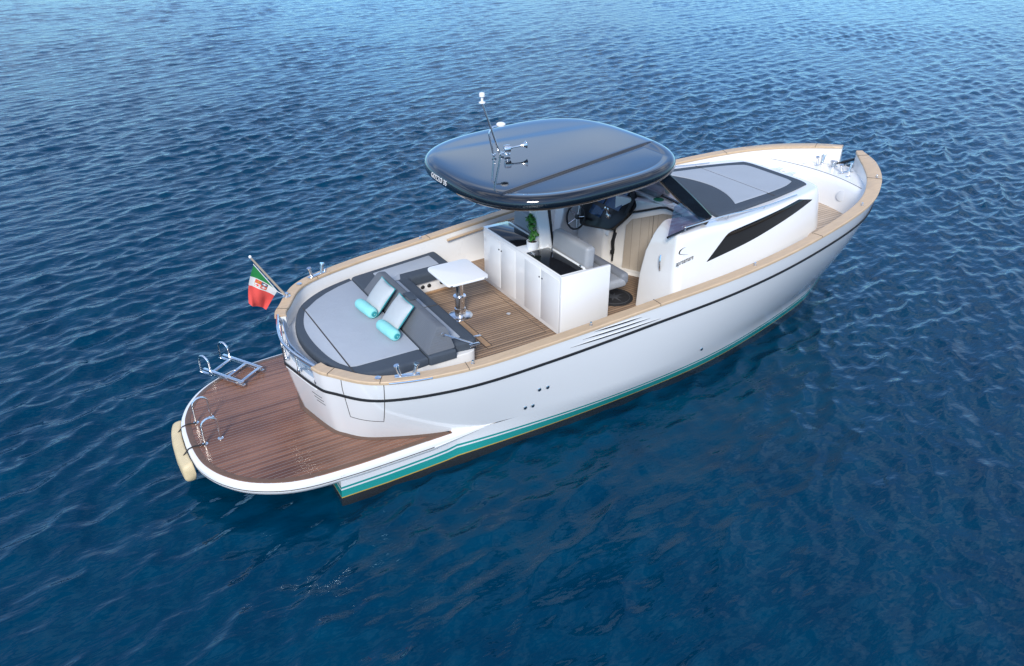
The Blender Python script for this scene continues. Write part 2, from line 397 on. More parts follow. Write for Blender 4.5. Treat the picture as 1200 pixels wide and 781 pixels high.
for side in (-1, 1):
    rings = []
    for t in ts:
        zt = topz(t); rings.append([hullpt(t, .5+(zt-.5)*k/NR, side) for k in range(NR+1)])
    hull.loft(rings)
    low = []
    aft = [((-.05, 1.425), (-.05, 1.335)), ((.5, 1.438), (.5, 1.365)), ((1.0, 1.438), (1.0, 1.37)), ((1.25, 1.42), (1.25, 1.372))]
    for a, b in aft: low.append([(a[0], side*a[1], .46)] + [(a[0]+(b[0]-a[0])*(k/5)**.75, side*(a[1]+(b[1]-a[1])*(k/5)**.75), .46-.092*k) for k in range(1, 6)] + [(b[0], side*(b[1]-.1), -.45)])
    for i in range(4*NS, 12*NS+1):
        p, w = pS[i], wS[i-4*NS]
        ex = 1-.25*max(0, 1-(p.x-1.3)/1.6); zt = .5-.04*max(0, 1-(p.x-1.3)/.8)
        low.append([(p.x, side*(p.y+.03*max(0, 1-(p.x-1.3)/.5)), zt)] + [(p.x+(w.x-p.x)*k/5, side*(p.y+(w.y-p.y)*(k/5)**ex), zt*(1-k/5)) for k in range(1, 6)] + [(w.x-.05, side*max(.01, w.y*.86), -.45)])
    hull.loft(low)
tr = [(-.05, s*y, z) for s, y, z in ((-1, 1.425, .46), (-1, 1.37, .28), (-1, 1.335, 0), (-1, 1.235, -.45), (1, 1.235, -.45), (1, 1.335, 0), (1, 1.37, .28), (1, 1.425, .46))]
hull.add(tr, [tuple(range(8))])
# stem between the two sides, below the anchor notch
BZ = 1.97
col = [hullpt(12, .5+(BZ-.5)*k/10, -1) for k in range(11)]; col = [Vector((wS[-1].x-.05, -.01, -.45)), Vector((wS[-1].x, -.02, 0))]+col
hull.loft([[(p.x+(.03 if abs(a) < .9 else 0)*min(1, abs(p.y)*8), p.y*-a, p.z) for p in col] for a in (-1, -.5, 0, .5, 1)])
for s in (-1, 1):   # closing faces of the bulwarks at the notch
    pts = [hullpt(12, BZ+(2.25-BZ)*k/4, s) for k in range(5)]
    hull.loft([pts, [(p.x-.12, p.y+s*.0, p.z) for p in pts]])
hull_o = hull.build("hull", HULLP, boat, sharp=28, weld=True)
# rub strips
strip = MB()
def strip_ring(t, side):
    z = rail(t).z-.275; q = hullpt(t, z, side); o = hullpt(t, z, side, .016); u = (o-q)
    return [q-u*.3+Vector((0, 0, .019)), o+Vector((0, 0, .013)), o+Vector((0, 0, -.013)), q-u*.3+Vector((0, 0, -.019))]
for side in (-1, 1): strip.loft([strip_ring(i*.07, side) for i in range(int(11.85/.07)+1)], True, True, True)
strip.build("rub_strip", RUBBER, hull_o)
# seams of the hull door, vents and drains
def seam(path, r=.005, side=-1):
    mb = MB(); pts = []
    for (t0, z0), (t1, z1) in zip(path[:-1], path[1:]):
        for k in range(8): a = k/8; pts.append(hullpt(t0+(t1-t0)*a, z0+(z1-z0)*a, side, .001))
    pts.append(hullpt(*path[-1], side, .001)); mb.tube(pts, r, 6); return mb
dt1, dt2 = 2.25, 3.02
seam([(dt1, rail(dt1).z-.03), (dt1, 1.28), (dt1+.1, .86), (dt2+.03, .84), (dt2+.02, 1.1), (dt2, rail(dt2).z-.03)], .0042).build("hull_door", SEAM, hull_o)
for x0, z0, x1, z1 in ((2.68, 1.425, 3.97, 1.475), (2.84, 1.495, 3.80, 1.527), (2.99, 1.560, 3.67, 1.580)):
    mb = MB(); pts = []; pts2 = []
    for k in range(25):
        a = k/24; x = x0+(x1-x0)*a; t = t_at_x(x); z = z0+(z1-z0)*a
        pts.append(hullpt(t, z, -1, .001)); pts2.append(hullpt(t, z+.013, -1, .003))
    rr = [.009*min(1, k*.12+.1, (24-k)*.12+.1) for k in range(25)]
    mb.tube(pts, rr, 8, mi=0); mb.tube(pts2, [q*.4 for q in rr], 8, mi=1)
    mb.build("vent_slot", [RUBBER, GEL], hull_o)
for x, z in ((2.35, .90), (2.46, .90), (2.21, .64), (2.31, .64), (5.0, .62)):
    t = t_at_x(x); q = hullpt(t, z, -1); mb = MB()
    rt = Matrix.Rotation(math.radians(90), 3, 'X')
    mb.lathe([(.024, 0), (.024, .012), (.016, .016)], q, rt, 14, 0); mb.lathe([(.013, .016), (.011, .0175)], q, rt, 12, 1)
    mb.build("drain_fitting", [STEEL, RUBBER], hull_o)
for k in range(3):
    seam([(.75+.25*k*.2, 1.02-.05*k), (1.15+.05*k, 1.02-.05*k)], .004).build("vent_groove", SEAM, hull_o)

# cap rails, inner liners
def inner(t, w):
    t1, t2 = max(0, t-.03), min(12, t+.03); e = rail(t2)-rail(t1); n = Vector((e.y, -e.x, 0)).normalized()
    q = rail(t)+n*w
    return q
def capw(t): return .13+.085*max(0, min(1, (t-8)/2.6))-.115*max(0, min(1, (t-11.1)/.9))**1.5
def floor_z(x):
    if x < 6.7: return 1.05
    if x < 7.5: return 1.05+.5*(x-6.7)/.8
    return 1.55
for side in (-1, 1):
    rings = []
    for i in range(1*NS, 12*NS+1):
        t = i/NS; o = inner(t, -.012); n_ = inner(t, capw(t)); z = rail(t).z
        a = [(o, z-.034), (o, z-.008), (o.lerp(n_, .06), z+.002), (o.lerp(n_, .94), z+.002), (n_, z-.008), (n_, z-.034)]
        rings.append([(p.x, p.y*side, zz) for p, zz in a])
    cap = MB().loft(rings, True, True, True).build("cap_rail", TEAKC, boat, sharp=40)
    for t in ((1.9, 2.97, 4.03, 6.1, 8.15, 10.15, 11.6) if side < 0 else (1.75, 3.3, 5.1, 7.2, 9.2, 11.2)):
        p, q = inner(t, -.013), inner(t, capw(t)+.001); z = rail(t).z+.0035
        mb = MB().tube([(p.x, p.y*side, z-.02), (p.x, p.y*side, z), (q.x, q.y*side, z), (q.x, q.y*side, z-.02)], .0035, 5)
        mb.build("cap_joint", SEAM, cap)
    rings = []
    for i in range(1*NS, 12*NS+1):
        t = i/NS; p = inner(t, capw(t)-.012); z = rail(t).z-.02; x = p.x
        zb = floor_z(x)-.06 if x < 8.7 else 1.5
        e = rail(min(12, t+.03))-rail(max(0, t-.03)); n = Vector((e.y, -e.x, 0)).normalized()
        row = []
        for k in range(7):
            zz = z+(zb-z)*k/6; h = hullpt(t, zz, 1)+n*(.05+.02*k/6); c = p+n*.025*k/6
            u = (h-p).dot(n); v = (c-p).dot(n); w = p+n*max(u, v); row.append((min(w.x, 9.52), max(.02, w.y)*side, zz))
        rings.append(row)
    lin = MB().loft(rings)
    e0 = rings[0]; lin.loft([[tuple(hullpt(1, v[2], side)) for v in e0], list(e0)])
    # closure at the bow notch
    e = rings[-1]; o = [hullpt(12, zz, side) for _, _, zz in e[:3]]
    lin.loft([[tuple(v) for v in o], list(e[:3])])
    lin.build("bulwark_liner", GELW, boat)
mb = MB(); mb.tube([(2.84+.12*k, 1.632+.012*k-.0006*k*k, 1.505+.0085*k) for k in range(15)], .02, 8); mb.build("side_handrail", TEAKC, boat)
# small deck fittings on the cap rails
for side, t in ((1, 3.5), (-1, 4.1), (-1, 5.42), (-1, 9.0), (-1, 7.2), (1, 5.0), (-1, 10.2)):
    p = inner(t, .065); MB().lathe([(.02, 0), (.02, .006), (.009, .01), (.009, .03), (.014, .034), (.012, .04)], (p.x, p.y*side, rail(t).z+.002), None, 12).build("snap_fitting", STEEL, boat)

def hin(t, z, w=.13, gap=.05):       # point inside both the cap rail and the hull shell at height z
    a = inner(t, w); e = rail(min(12, t+.03))-rail(max(0, t-.03)); n = Vector((e.y, -e.x, 0)).normalized(); h = hullpt(t, z, 1)+n*gap
    r = rail(t); d = max((a-r).dot(n), (h-r).dot(n)); q = r+n*d; q.z = z; return q
# aft deck under the pad, cockpit sole, fore sole, fore deck
def outline_inside(w, x0, x1, n=60, wz=None):
    L_ = []
    tt = [i*.05 for i in range(0, 241)]
    pts = [inner(t, w) for t in tt]
    s = [(p.x, -p.y) for p in pts if x0 <= p.x <= x1 and p.y > -.001]
    return s
aft = [(.0, 0)]
tt = [i*.06 for i in range(0, 90)]
st = [hullpt(t, GATEZ, -1) for t in tt if t < 1] + [hin(t, 1.13, .05, .02) for t in tt if 1 <= t and hin(t, 1.13, .05, .02).x < 1.02]
half = [(p.x+.004, abs(p.y)) for p in st]
poly = [(x, -y) for x, y in half] + [(1.0, -half[-1][1]), (1.0, half[-1][1])] + [(x, y) for x, y in reversed(half)][:-1]
MB().slab(poly, 1.12, GATEZ+.0, .0).build("aft_deck", GELW, boat)
half = [(p.x, p.y) for p in (hin(i*.06, 1.0, .16, .03) for i in range(200)) if .97 < p.x < 5.3 and p.y > 1]
poly = [(x, -y) for x, y in half]+[(x, y) for x, y in reversed(half)]
sole = MB().slab(poly, 1.0, 1.054).build("cockpit_sole", TEAKS, boat)
fr = MB()
def frame(x0, x1, y0, y1, w=.006, z=1.0555, mi=0):
    for a in (rect(x0, x1, y0-w/2, y0+w/2), rect(x0, x1, y1-w/2, y1+w/2), rect(x0-w/2, x0+w/2, y0+w, y1-w), rect(x1-w/2, x1+w/2, y0+w, y1-w)):
        fr.slab(a, z-.001, z+.0006, mi=mi)
frame(2.17, 3.02, -.78, .62, .006); frame(2.165, 2.255, -.72, .14, .008, 1.0578)
fr.build("deck_hatch", SEAM, sole)
mrg = MB(); mrg.slab(rect(2.175, 2.245, -.70, .12), 1.0549, 1.0566); mrg.build("margin_plank", TEAKMC, sole)
for x, y in ((2.21, .06), (2.21, -.42)): MB().box((x, y, 1.0605), (.10, .05, .006), .002).build("hatch_hinge", STEEL, sole)
MB().lathe([(.03, 0), (.03, .004), (.012, .005)], (2.86, -.10, 1.0566), None, 16).build("hatch_latch", STEEL, sole)
half = [(p.x, p.y) for p in (hin(i*.05, floor_z(rail(i*.05).x), .12, .03) for i in range(241)) if 4.9 < p.x < 9.0 and p.y > .3]
rings = [[(x, -y, floor_z(x)), (x, -y*.5, floor_z(x)), (x, y*.5, floor_z(x)), (x, y, floor_z(x))] for x, y in half]
foresole = plank("teak_fore_sole", (.40, .30, .21), (.58, .46, .35), (.10, .085, .075), .06, .55, cw=.13)
MB().loft(rings).build("fore_sole", foresole, boat)
fd = MB(); rings = []
for j in range(41):
    v = -1+2*j/40; y = v*1.3; lip = 8.84-.19*(y/.96)**2
    prof = [(lip-.12, 1.50), (lip-.10, 1.60), (lip-.085, 1.75), (lip-.06, 1.90), (lip-.03, 1.975), (lip+.02, 1.998), (lip+.07, 2.0), (9.2, 2.0), (9.5, 2.0)]
    ymax = [0]*len(prof)
    rings.append([(x, y, z) for x, z in prof])
# clip the sheet to the inside of the hull
def hb(x, z=2.0):
    t = t_at_x(x); return max(.05, hin(t, z, .06, .03).y if t < 11.9 else .1)
rings2 = []
for j in range(41):
    v = -1+2*j/40; row = []
    for k, (px, z) in enumerate([(0, 1.50), (.02, 1.60), (.035, 1.75), (.06, 1.90), (.085, 1.965), (.125, 1.995), (.17, 2.0), (.4, 2.0), (.6, 2.0), (.72, 2.0)]):
        b0 = hb(8.72+px-.1, z); y = v*b0; lip = -.19*min(1, (y/.96)**2)*(1 if px < .3 else max(0, (.72-px)/.42)); row.append((8.72+px+lip, y, z))
    rings2.append(row)
fd.loft(rings2); foredeck = fd.build("fore_deck", GELW, boat, sharp=50)
MB().tube([(8.86-.19*(y/.96)**2, y, 2.002) for y in [(-.92+.046*k) for k in range(41)]], .0035, 5).build("locker_seam", SEAM, foredeck)
for y in (-.6, .6):
    rt = Vector((-.97, 0, .2)).to_track_quat('Z', 'Y').to_matrix()
    MB().lathe([(.085, -.02), (.085, .006), (.075, .009), (.0, .010)], (8.685, y, 1.79), rt, 28).build("speaker", GREYS, foredeck)
for y in (-.42, .45): MB().box((9.0, y, 2.004), (.10, .03, .008), .003).build("flush_latch", STEEL, foredeck)

# swim platform
half = [(-1.385, 0), (-1.372, .28), (-1.325, .54), (-1.2, .82), (-.99, 1.08), (-.69, 1.28), (-.37, 1.385), (.07, 1.43), (.5, 1.445), (1.0, 1.45), (1.45, 1.455), (2.2, 1.46)]
hs = catmull([(x, y, 0) for x, y in half], 7)
out_poly = [(p.x, -p.y) for p in reversed(hs)][:-1] + [(p.x, p.y) for p in hs]
out_poly = [(x, y) for x, y in out_poly]
pf = MB()
prof = [(.20, .30), (.10, .315), (.035, .355), (.006, .395), (.0, .416), (.010, .420), (.010, .428), (.0, .432), (.0, .476), (.008, .494), (.026, .50)]
tp_ = lambda x, z: .5-(.5-z)*max(.03, min(1, (2.15-x)/1.1))
pf.loft([[(x, y, tp_(x, z)) for x, y in inset(out_poly, d)] for d, z in prof], True, True, True)
plat = pf.build("swim_platform", GEL, boat, sharp=50)
tl_ = [(x, y, .424) for x, y in inset(out_poly, .004) if x < 1.08]
i0 = max(range(len(tl_)), key=lambda i: (Vector(tl_[i])-Vector(tl_[i-1])).length); MB().tube(tl_[i0:]+tl_[:i0], .006, 6).build('trim_line', RUBBER, plat)
def trim_poly(d, xm):
    q = inset([(p.x, -p.y) for p in reversed(hs) if p.x < xm][:-1] + [(p.x, p.y) for p in hs if p.x < xm], d); return q
tp = trim_poly(.05, 1.42)
MB().slab(tp, .495, .509).build("platform_decking", TEAKP, plat)
mg = MB()
o1 = [p for p in trim_poly(.05, 1.42)]; o2 = trim_poly(.115, 1.42)
mg.loft([[(x, y, .5095) for x, y in o1], [(x, y, .5112) for x, y in inset(o1, .004)], [(x, y, .5112) for x, y in o2], [(x, y, .5095) for x, y in o2]])
mg.build("margin_plank", TEAKM, plat)
rings = []
for side, seq in ((-1, [i/NS for i in range(int(3.9*NS), -1, -1)]), (1, [i/NS for i in range(1, int(3.9*NS)+1)])):
    for t in seq:
        q = hullpt(t, .51, side); o = hullpt(t, .51, side, .055); rings.append([(q.x, q.y, .5105), (q.x+(o.x-q.x), o.y, .5118)])
MB().loft(rings).build("margin_plank", TEAKM, plat)
MB().tube([(1.42-.3*k/8, -1.0-0*k, .514) for k in range(2)], .002, 5)
# grab hoops
for y in (.335, -.147):
    a, b = Vector((-1.19, y, .51)), Vector((-1.012, y+.02, .51)); pts = [a]
    top = .80
    for k in range(13):
        an = math.pi*k/12; c = (a+b)/2; pts.append(Vector((c.x-math.cos(an)*.089, c.y-.01*math.cos(an), top-.06+.09*math.sin(an))))
    pts.append(b); mb = MB().tube(pts, .0135, 10)
    for q in (a, b): mb.lathe([(.034, 0), (.034, .006), (.018, .012)], q, None, 16)
    mb.build("grab_hoop", STEEL, plat)
# swim ladder folded flat on the deck
lad = MB()
d = Vector((.32, -.545, 0)).normalized(); nrm = Vector((-.5, -.3, 0))
A0, B0 = Vector((-.56, 1.66, .575)), Vector((-.86, 1.43, .575))
for o in (A0, B0):
    e = o+d*.70; lad.box((o+e)/2, (.70, .044, .024), .005, Matrix.Rotation(math.atan2(d.y, d.x), 3, 'Z'))
    o2, e2 = o+d*.10-Vector((0, 0, .034)), e+d*.03-Vector((0, 0, .034)); lad.box((o2+e2)/2, (.62, .042, .022), .004, Matrix.Rotation(math.atan2(d.y, d.x), 3, 'Z'))
ladder = lad.build("swim_ladder", STEEL, plat)
for fr_ in (.16, .42, .66):
    p, q = A0+d*fr_, B0+d*fr_; w = (q-p).normalized()
    MB().box((p+q)/2+Vector((0, 0, -.006)), ((q-p).length+.06, .042, .018), .004, Matrix.Rotation(math.atan2(w.y, w.x), 3, 'Z')).build("ladder_rung", STEEL, plat)
for o in (A0, B0):
    a = o-d*.06; a.z = .50; b = o+d*.12; b.z = .51; pts = [a]
    for k in range(13):
        an = math.pi*k/12; pts.append((a+b)/2+Vector((0, 0, .17))-d*.09*math.cos(an)+Vector((0, 0, .10*math.sin(an))))
    pts.append(b); mb = MB().tube(pts, .014, 10); mb.box(a.lerp(b, .5)+Vector((0, 0, .012)), (.22, .04, .012), .003, Matrix.Rotation(math.atan2(d.y, d.x), 3, 'Z'))
    mb.build("ladder_handle", STEEL, plat)

# stern gate
gate = MB(); pts = [(-.115*math.cos(y/.70*math.pi/2)+.03*abs(y)/.7-.0, y, 1.45) for y in [-.70+.07*k for k in range(21)]]
gate.tube(pts, .018, 10)
gate.tube([(x+.03, y, z-.09) for x, y, z in pts], .009, 8)
for y in (-.66, -.33, 0, .33, .66):
    x = -.115*math.cos(y/.70*math.pi/2)+.03*abs(y)/.7; gate.tube([(x, y, 1.45), (x+.015, y, GATEZ)], .013, 8); gate.box((x+.015, y, GATEZ+.02), (.035, .05, .04), .006)
gate.build("stern_gate", STEEL, boat)
mb = MB(); g = [(-.09*math.cos(y/.70*math.pi/2)+.05+.03*abs(y)/.7, y) for y in [-.66+.066*k for k in range(21)]]
mb.loft([[(x, y, GATEZ), (x, y, GATEZ+.20), (x+.012, y, GATEZ+.20), (x+.012, y, GATEZ)] for x, y in g], True, True, True); mb.build("gate_panel_shade_tint", GATEP, boat)

# sun pad
PADZ = 1.375
po = catmull([(.40, -.93), (.27, -.70), (.165, -.40), (.115, 0), (.14, .35), (.215, .62), (.36, .93), (.54, 1.12), (.76, 1.27), (1.0, 1.37), (1.235, 1.44)], 5)
po = [(p.x, p.y) for p in po]
outer = [(1.235, -1.05), (.85, -1.07), (.58, -1.045), (.47, -1.0)]+po
outer.reverse()
pad = MB().slab(outer, GATEZ+.05, PADZ, .035, rb=.02).build("sun_pad", PADD, boat)
MB().slab(inset(outer, .025), GATEZ-.005, GATEZ+.06).build('pad_base', GEL, boat)
pin = catmull([(.40, -.79), (.31, -.62), (.255, -.38), (.225, 0), (.245, .33), (.31, .58), (.40, .78)], 5)
MB().slab([(.388, y) for y in (.776,)]+[(.388, -.775)]+[(p.x, p.y) for p in pin[4:-5]], PADZ-.03, PADZ+.007, .008, 2).build("pad_panel", PADL, pad)
main = [(.402, .80), (.402, -.79)]+[(.47, -.815), (1.225, -.83), (1.225, 1.32)]+[(1.0, 1.235), (.78, 1.12), (.60, .99), (.48, .87)]
MB().slab(main, PADZ-.03, PADZ+.008, .008, 2).build("pad_panel", PADL, pad)
MB().tube([(.395, .90, PADZ-.002), (.395, .6, PADZ+.004), (.395, -.8, PADZ+.004), (.40, -.93, PADZ-.004)], .006, 6).build("pad_seam", SEAM, pad)
# backrest wedge
prof = rounded([(1.235, 0), (1.60, 0), (1.545, .25), (1.435, .268)], [.03, .02, .035, .035], 4)
br = MB()
def wedge(y, k, dz=0): return [(1.48+(x-1.48)*k, y-(.09*z/.27 if y > 0 else -.11*z/.27), 1.372+z*(1 if k == 1 else .985)) for x, z in prof]
br.loft([wedge(.95, .985), wedge(.94, 1)]+[wedge(.94-1.94*k/16, 1) for k in range(1, 16)]+[wedge(-1.0, 1), wedge(-1.01, .985)], True, True, True)
back = br.build("backrest", BACKF, boat, sharp=50)
MB().slab(rounded(rect(1.245, 1.60, -1.06, .97), .03), GATEZ+.05, 1.374, .03).build("backrest_base", PADD, back)
MB().box((1.50, -.02, 1.644), (.10, .22, .012), .005).build("backrest_handle", PADD, back)
mb = MB(); mb.tube([(1.46, -.97, 1.575), (1.62, -1.03, 1.50), (1.80, -1.06, 1.395)], .014, 8, flat=.5); mb.box((1.83, -1.06, 1.365), (.13, .05, .03), .006); mb.lathe([(.02, 0), (.02, .012)], (1.46, -.985, 1.578), Matrix.Rotation(math.radians(90), 3, 'X'), 12)
mb.build("folding_hinge", STEEL, back)
# sofa
sofa_out = rounded([(1.50, -.93), (1.93, -.99), (1.93, .98), (2.64, 1.02), (2.64, 1.68), (1.242, 1.445), (1.242, .96), (1.50, .96)], [.06, .13, .03, .06, .08, .06, .06, .01], 6)
sofa = MB().slab(sofa_out, 1.245, PADZ+.005, .045).build("sofa", PADD, boat)
MB().slab(rounded([(1.53, -.80), (1.76, -.84), (1.76, .98), (1.53, .98)], .02), PADZ-.03, PADZ+.012, .008, 2).build("sofa_panel", PADL, sofa)
MB().slab(rounded([(1.55, 1.0), (1.80, 1.0), (1.86, 1.16), (2.48, 1.19), (2.48, 1.53), (1.55, 1.38)], .02), PADZ-.03, PADZ+.012, .008, 2).build("sofa_panel", PADL, sofa)
MB().tube([(1.52, .06, PADZ+.014), (1.76, .06, PADZ+.014), (1.90, .06, PADZ+.006), (1.936, .06, PADZ-.04), (1.934, .06, 1.26)], .005, 6).build("sofa_seam", SEAM, sofa)
sb = MB().slab(rounded([(.95, -1.03), (1.89, -1.03), (1.89, 1.03), (2.58, 1.06), (2.58, 1.66), (.95, 1.3)], [.05, .14, .02, .04, .04, .02], 6), 1.055, 1.262, .01)
sbase = sb.build("sofa_base", GEL, boat)
for x in (2.14, 2.24, 2.44): MB().lathe([(.03, 0), (.03, .008), (.018, .02), (.0, .022)], (x, 1.042+.02*(x-2), 1.16), Matrix.Rotation(math.radians(90), 3, 'X'), 14).build("socket", RUBBER, sbase)
MB().slab(rounded([(1.9, .99), (2.6, 1.02), (2.6, 1.05), (1.9, 1.02)], .005), 1.055, 1.075).build("kick_board", TEAKMC, sbase)

# mooring bollards on the quarters and bow
def bollard(c, ang, s=1.0):
    mb = MB(); rt = Matrix.Rotation(ang, 3, 'Z'); c = Vector(c)
    mb.box(c+Vector((0, 0, .006)), (.27*s, .06*s, .012), .004, rt)
    for k in (-1, 1):
        a = c+rt @ Vector((k*.075*s, 0, .01)); b = c+rt @ Vector((k*.105*s, 0, .13*s)); mb.tube([a, b], .02*s, 12)
        mb.tube([b, b+(b-a).normalized()*.016], [.032*s, .030*s], 14)
    mb.build("mooring_bollard", STEEL, boat)
t = t_at_x(.77)
for s in (1, -1):
    p, q = inner(t, .075), inner(t+.05, .075)
    bollard((p.x, p.y*s, rail(t).z+.003), math.atan2((q.y-p.y)*s, q.x-p.x))
    p = inner(t-.42, .07); MB().lathe([(.035, 0), (.035, .006), (.02, .008)], (p.x, p.y*s, rail(t).z-.003), None, 16).build("fuel_filler", STEEL, boat)
pts = [inner(t+k*.04, -.02) for k in range(-6, 8)]
for s in (-1, 1): MB().tube([(p.x, p.y*s, p.z-.012) for p in pts], .009, 8).build("chafe_bar", STEEL, boat)
bollard((9.16, .27, 2.0), .15); bollard((9.14, -.26, 2.0), -.15)
mb = MB(); mb.lathe([(.075, 0), (.075, .02), (.05, .03), (.045, .07), (.06, .085), (.06, .11), (.03, .12)], (9.2, .04, 2.0), None, 20); mb.build("windlass", STEEL, boat)
mb = MB(); mb.tube([(9.18, .04, 2.05), (9.35, .02, 2.06), (9.5, 0, 2.06)], .014, 8); mb.box((9.58, 0, 2.075), (.42, .05, .035), .01, Matrix.Rotation(-.05, 3, 'Y')); mb.box((9.74, 0, 1.70), (.05, .16, .22), .015, Matrix.Rotation(.3, 3, 'Y')); mb.tube([(9.76, 0, 2.07), (9.80, 0, 1.98), (9.75, 0, 1.76)], .018, 8)
mb.build("anchor", mat("anchor_dark", (.03, .032, .036), .35, metal=.7), boat)
for s in (-1, 1): MB().box((9.5, .05*s, 2.02), (.20, .010, .05), .004).build("bow_roller", STEEL, boat)

# wet bar
bar = MB().box((3.29, .025, 1.465), (.38, 1.93, .82), .012).box((3.465, -.966, 1.471), (.745, .056, .838), .012).build("wet_bar", GEL, boat, sharp=50)
MB().box((3.297, .026, 1.879), (.40, 1.932, .022), .006).build("counter_top", GEL, bar)
for y0, y1 in ((.52, .93), (.12, .505), (-.505, -.12), (-.93, -.52)):
    MB().box((3.1005, (y0+y1)/2, 1.47), (.008, y1-y0, .70), .002).build("locker_door", GEL, bar)
for y in (.48, .545, -.48, -.545): MB().lathe([(.011, 0), (.011, .006), (.006, .008)], (3.096, y, 1.70), Matrix.Rotation(math.radians(-90), 3, 'Y'), 12).build("door_knob", RUBBER, bar)
MB().slab(rounded(rect(3.118, 3.46, -.925, -.125), .015), 1.889, 1.897, .003, 2).build("cooktop", COOK, bar)
MB().slab(rounded(rect(3.118, 3.46, .115, .90), .015), 1.889, 1.897, .003, 2).build("sink_lid", COOK, bar)
for y in (-.18, -.21, -.24): MB().lathe([(.012, 0), (.012, .01), (.008, .013)], (3.17, y, 1.897), None, 12).build("cooktop_knob", STEEL, bar)
for y in (-.84, -.2): MB().box((3.475, y, 1.902), (.02, .04, .02), .004).build("lid_hinge", STEEL, bar)
MB().box((3.478, 0, 1.898), (.018, 1.84, .02), .004).build("splash_lip", GEL, bar)

# helm seats
def seat(y0, y1):
    w = y1-y0; yc = (y0+y1)/2
    b = MB().box((3.60, yc, 1.83), (.15, w, .60), .05, Matrix.Rotation(.06, 3, 'Y'), seg=4).build("helm_seat", LEATHER, boat)
    MB().box((3.94, yc, 1.50), (.58, w, .13), .045, seg=4).build("seat_cushion", LEATHER, b)
    MB().box((4.20, yc, 1.545), (.13, w, .17), .055, seg=4).build("seat_bolster", LEATHER2, b)
    MB().box((3.72, yc, 1.245), (.40, w-.03, .38), .02).build("seat_base", GEL, b)
seat(-.87, -.09); seat(.09, .90)

# hard top
HX, HL, HW, HN, HK, HS, HZ = 3.477, 1.417, 1.434, 2.95, .034, .053, 3.063
NA = 560
def ht(a, ins, dz, z_fn=None):
    c, s = math.cos(a), math.sin(a)
    x = math.copysign(abs(c)**(2/HN), c); y = math.copysign(abs(s)**(2/HN), s)
    X = HX+(HL-ins)*x; Y = (HW-ins)*y*(1+HK*c); return X, Y, HZ+HS*(X-HX)+dz
def topf(X, Y):
    u = max(0, 1-((X-HX)/HL)**2)*max(0, 1-(Y/HW)**2)
    yc = .93-.165*(X-2.28); dd = abs(Y)-yc
    fade = min(1, max(0, (X-2.12)/.12))*min(1, max(0, (4.86-X)/.3))
    z = .004*(1-(1-u)**1.6)
    if Y > 0: z -= fade*.004/(1+math.exp(-max(-2, dd)/.05))
    else: z -= fade*(.022/(1+math.exp(-max(-3, dd)/.010)) + .012*math.exp(-(dd/.014)**2))
    return z
rings = []
for ins, dz in ((.45, -.115), (.20, -.113), (.10, -.108), (.045, -.096), (.015, -.075), (.003, -.045), (0, -.015), (.006, .018), (.020, .043), (.042, .061)):
    rings.append([ht(2*math.pi*k/NA, ins, dz) for k in range(NA)])
for q in [.068, .095]+[.12+(1.36-.12)*k/120 for k in range(121)]:
    rg = []
    for k in range(NA):
        x, y, z = ht(2*math.pi*k/NA, q, .061+.022*(1-math.exp(-(q-.042)/.05))); rg.append((x, y, z+topf(x, y)*min(1, (q-.05)/.1)))
    rings.append(rg)
htop = MB().loft(rings, True, True, True).build("hard_top", TOPM, boat, sharp=70)
def on_aft(u, v, w):
    y = .40-u; x0 = None
    s = min(.999, abs(y)/HW/(1-HK)); x = HX-HL*(1-s**HN)**(1/HN)
    return (x-.004-w+.012*max(0, (v-.03)/.05), y, HZ+HS*(x-HX)-.035+v)
text_mb("GOZZO 35", .085, on_aft, ext=.002, spacing=1.05).build("lettering", WHITEP, htop, sharp=30)
# hard-top pillar
pl = MB(); q = [(3.37, 3.56, .10, 1.86), (3.27, 3.465, .095, 2.45), (3.16, 3.40, .12, 2.98)]
pl.loft([[(x, y, z) for x, y in rounded([(x0, -w), (x1, -w), (x1, w), (x0, w)], .04, 4)] for x0, x1, w, z in q], True, True, True)
pil = pl.build("top_pillar", GELW, boat)
MB().prism([(3.565, -.05, 1.87), (3.60, -.05, 1.87), (3.47, -.05, 2.9), (3.42, -.05, 2.9)], (0, .1, 0)).build("cable_cover", RUBBER, pil)
# mast light, aerial, horn
mb = MB(); mb.tube([(2.955, .215, 3.10), (2.69, .20, 3.80)], .0135, 10); mb.lathe([(.035, 0), (.035, .012), (.015, .02)], (2.955, .215, 3.145), None, 16)
ml = mb.build("mast_light", STEEL, htop)
mb = MB(); mb.lathe([(.04, 3.80), (.04, 3.812), (.016, 3.82), (.016, 3.87), (.034, 3.875), (.036, 3.90), (.03, 3.92), (.01, 3.925)], (2.69, .20, 0), None, 18); mb.build("mast_light", WHITEP, htop)
mb = MB(); pts = [(2.855, .225, 3.12), (2.80, .222, 3.36)]+[(2.79+.07*(1-math.cos(a)), .22, 3.40+.09*math.sin(a)) for a in [math.pi/2*k/6 for k in range(7)]]+[(2.93, .21, 3.497)]
mb.tube(pts, .0135, 10, mi=0); mb.lathe([(.03, 0), (.03, .01), (.015, .018)], (2.855, .225, 3.143), None, 16, 0); mb.lathe([(.02, -.012), (.055, -.005), (.058, .015), (.04, .032), (.01, .037)], (2.95, .21, 3.50), None, 18, 1)
mb.build("aerial", [STEEL, WHITEP], htop)
mb = MB(); mb.lathe([(.04, 0), (.04, .012), (.02, .02), (.02, .05)], (2.99, .13, 3.145), None, 16)
rt = Vector((1, -.25, .12)).to_track_quat('Z', 'Y').to_matrix()
mb.lathe([(.02, -.045), (.045, -.04), (.05, 0), (.045, .035), (.018, .045), (.010, .08), (.012, .16), (.018, .20), (.034, .235), (.048, .25), (.044, .252), (.01, .20)], (2.99, .13, 3.225), rt, 18)
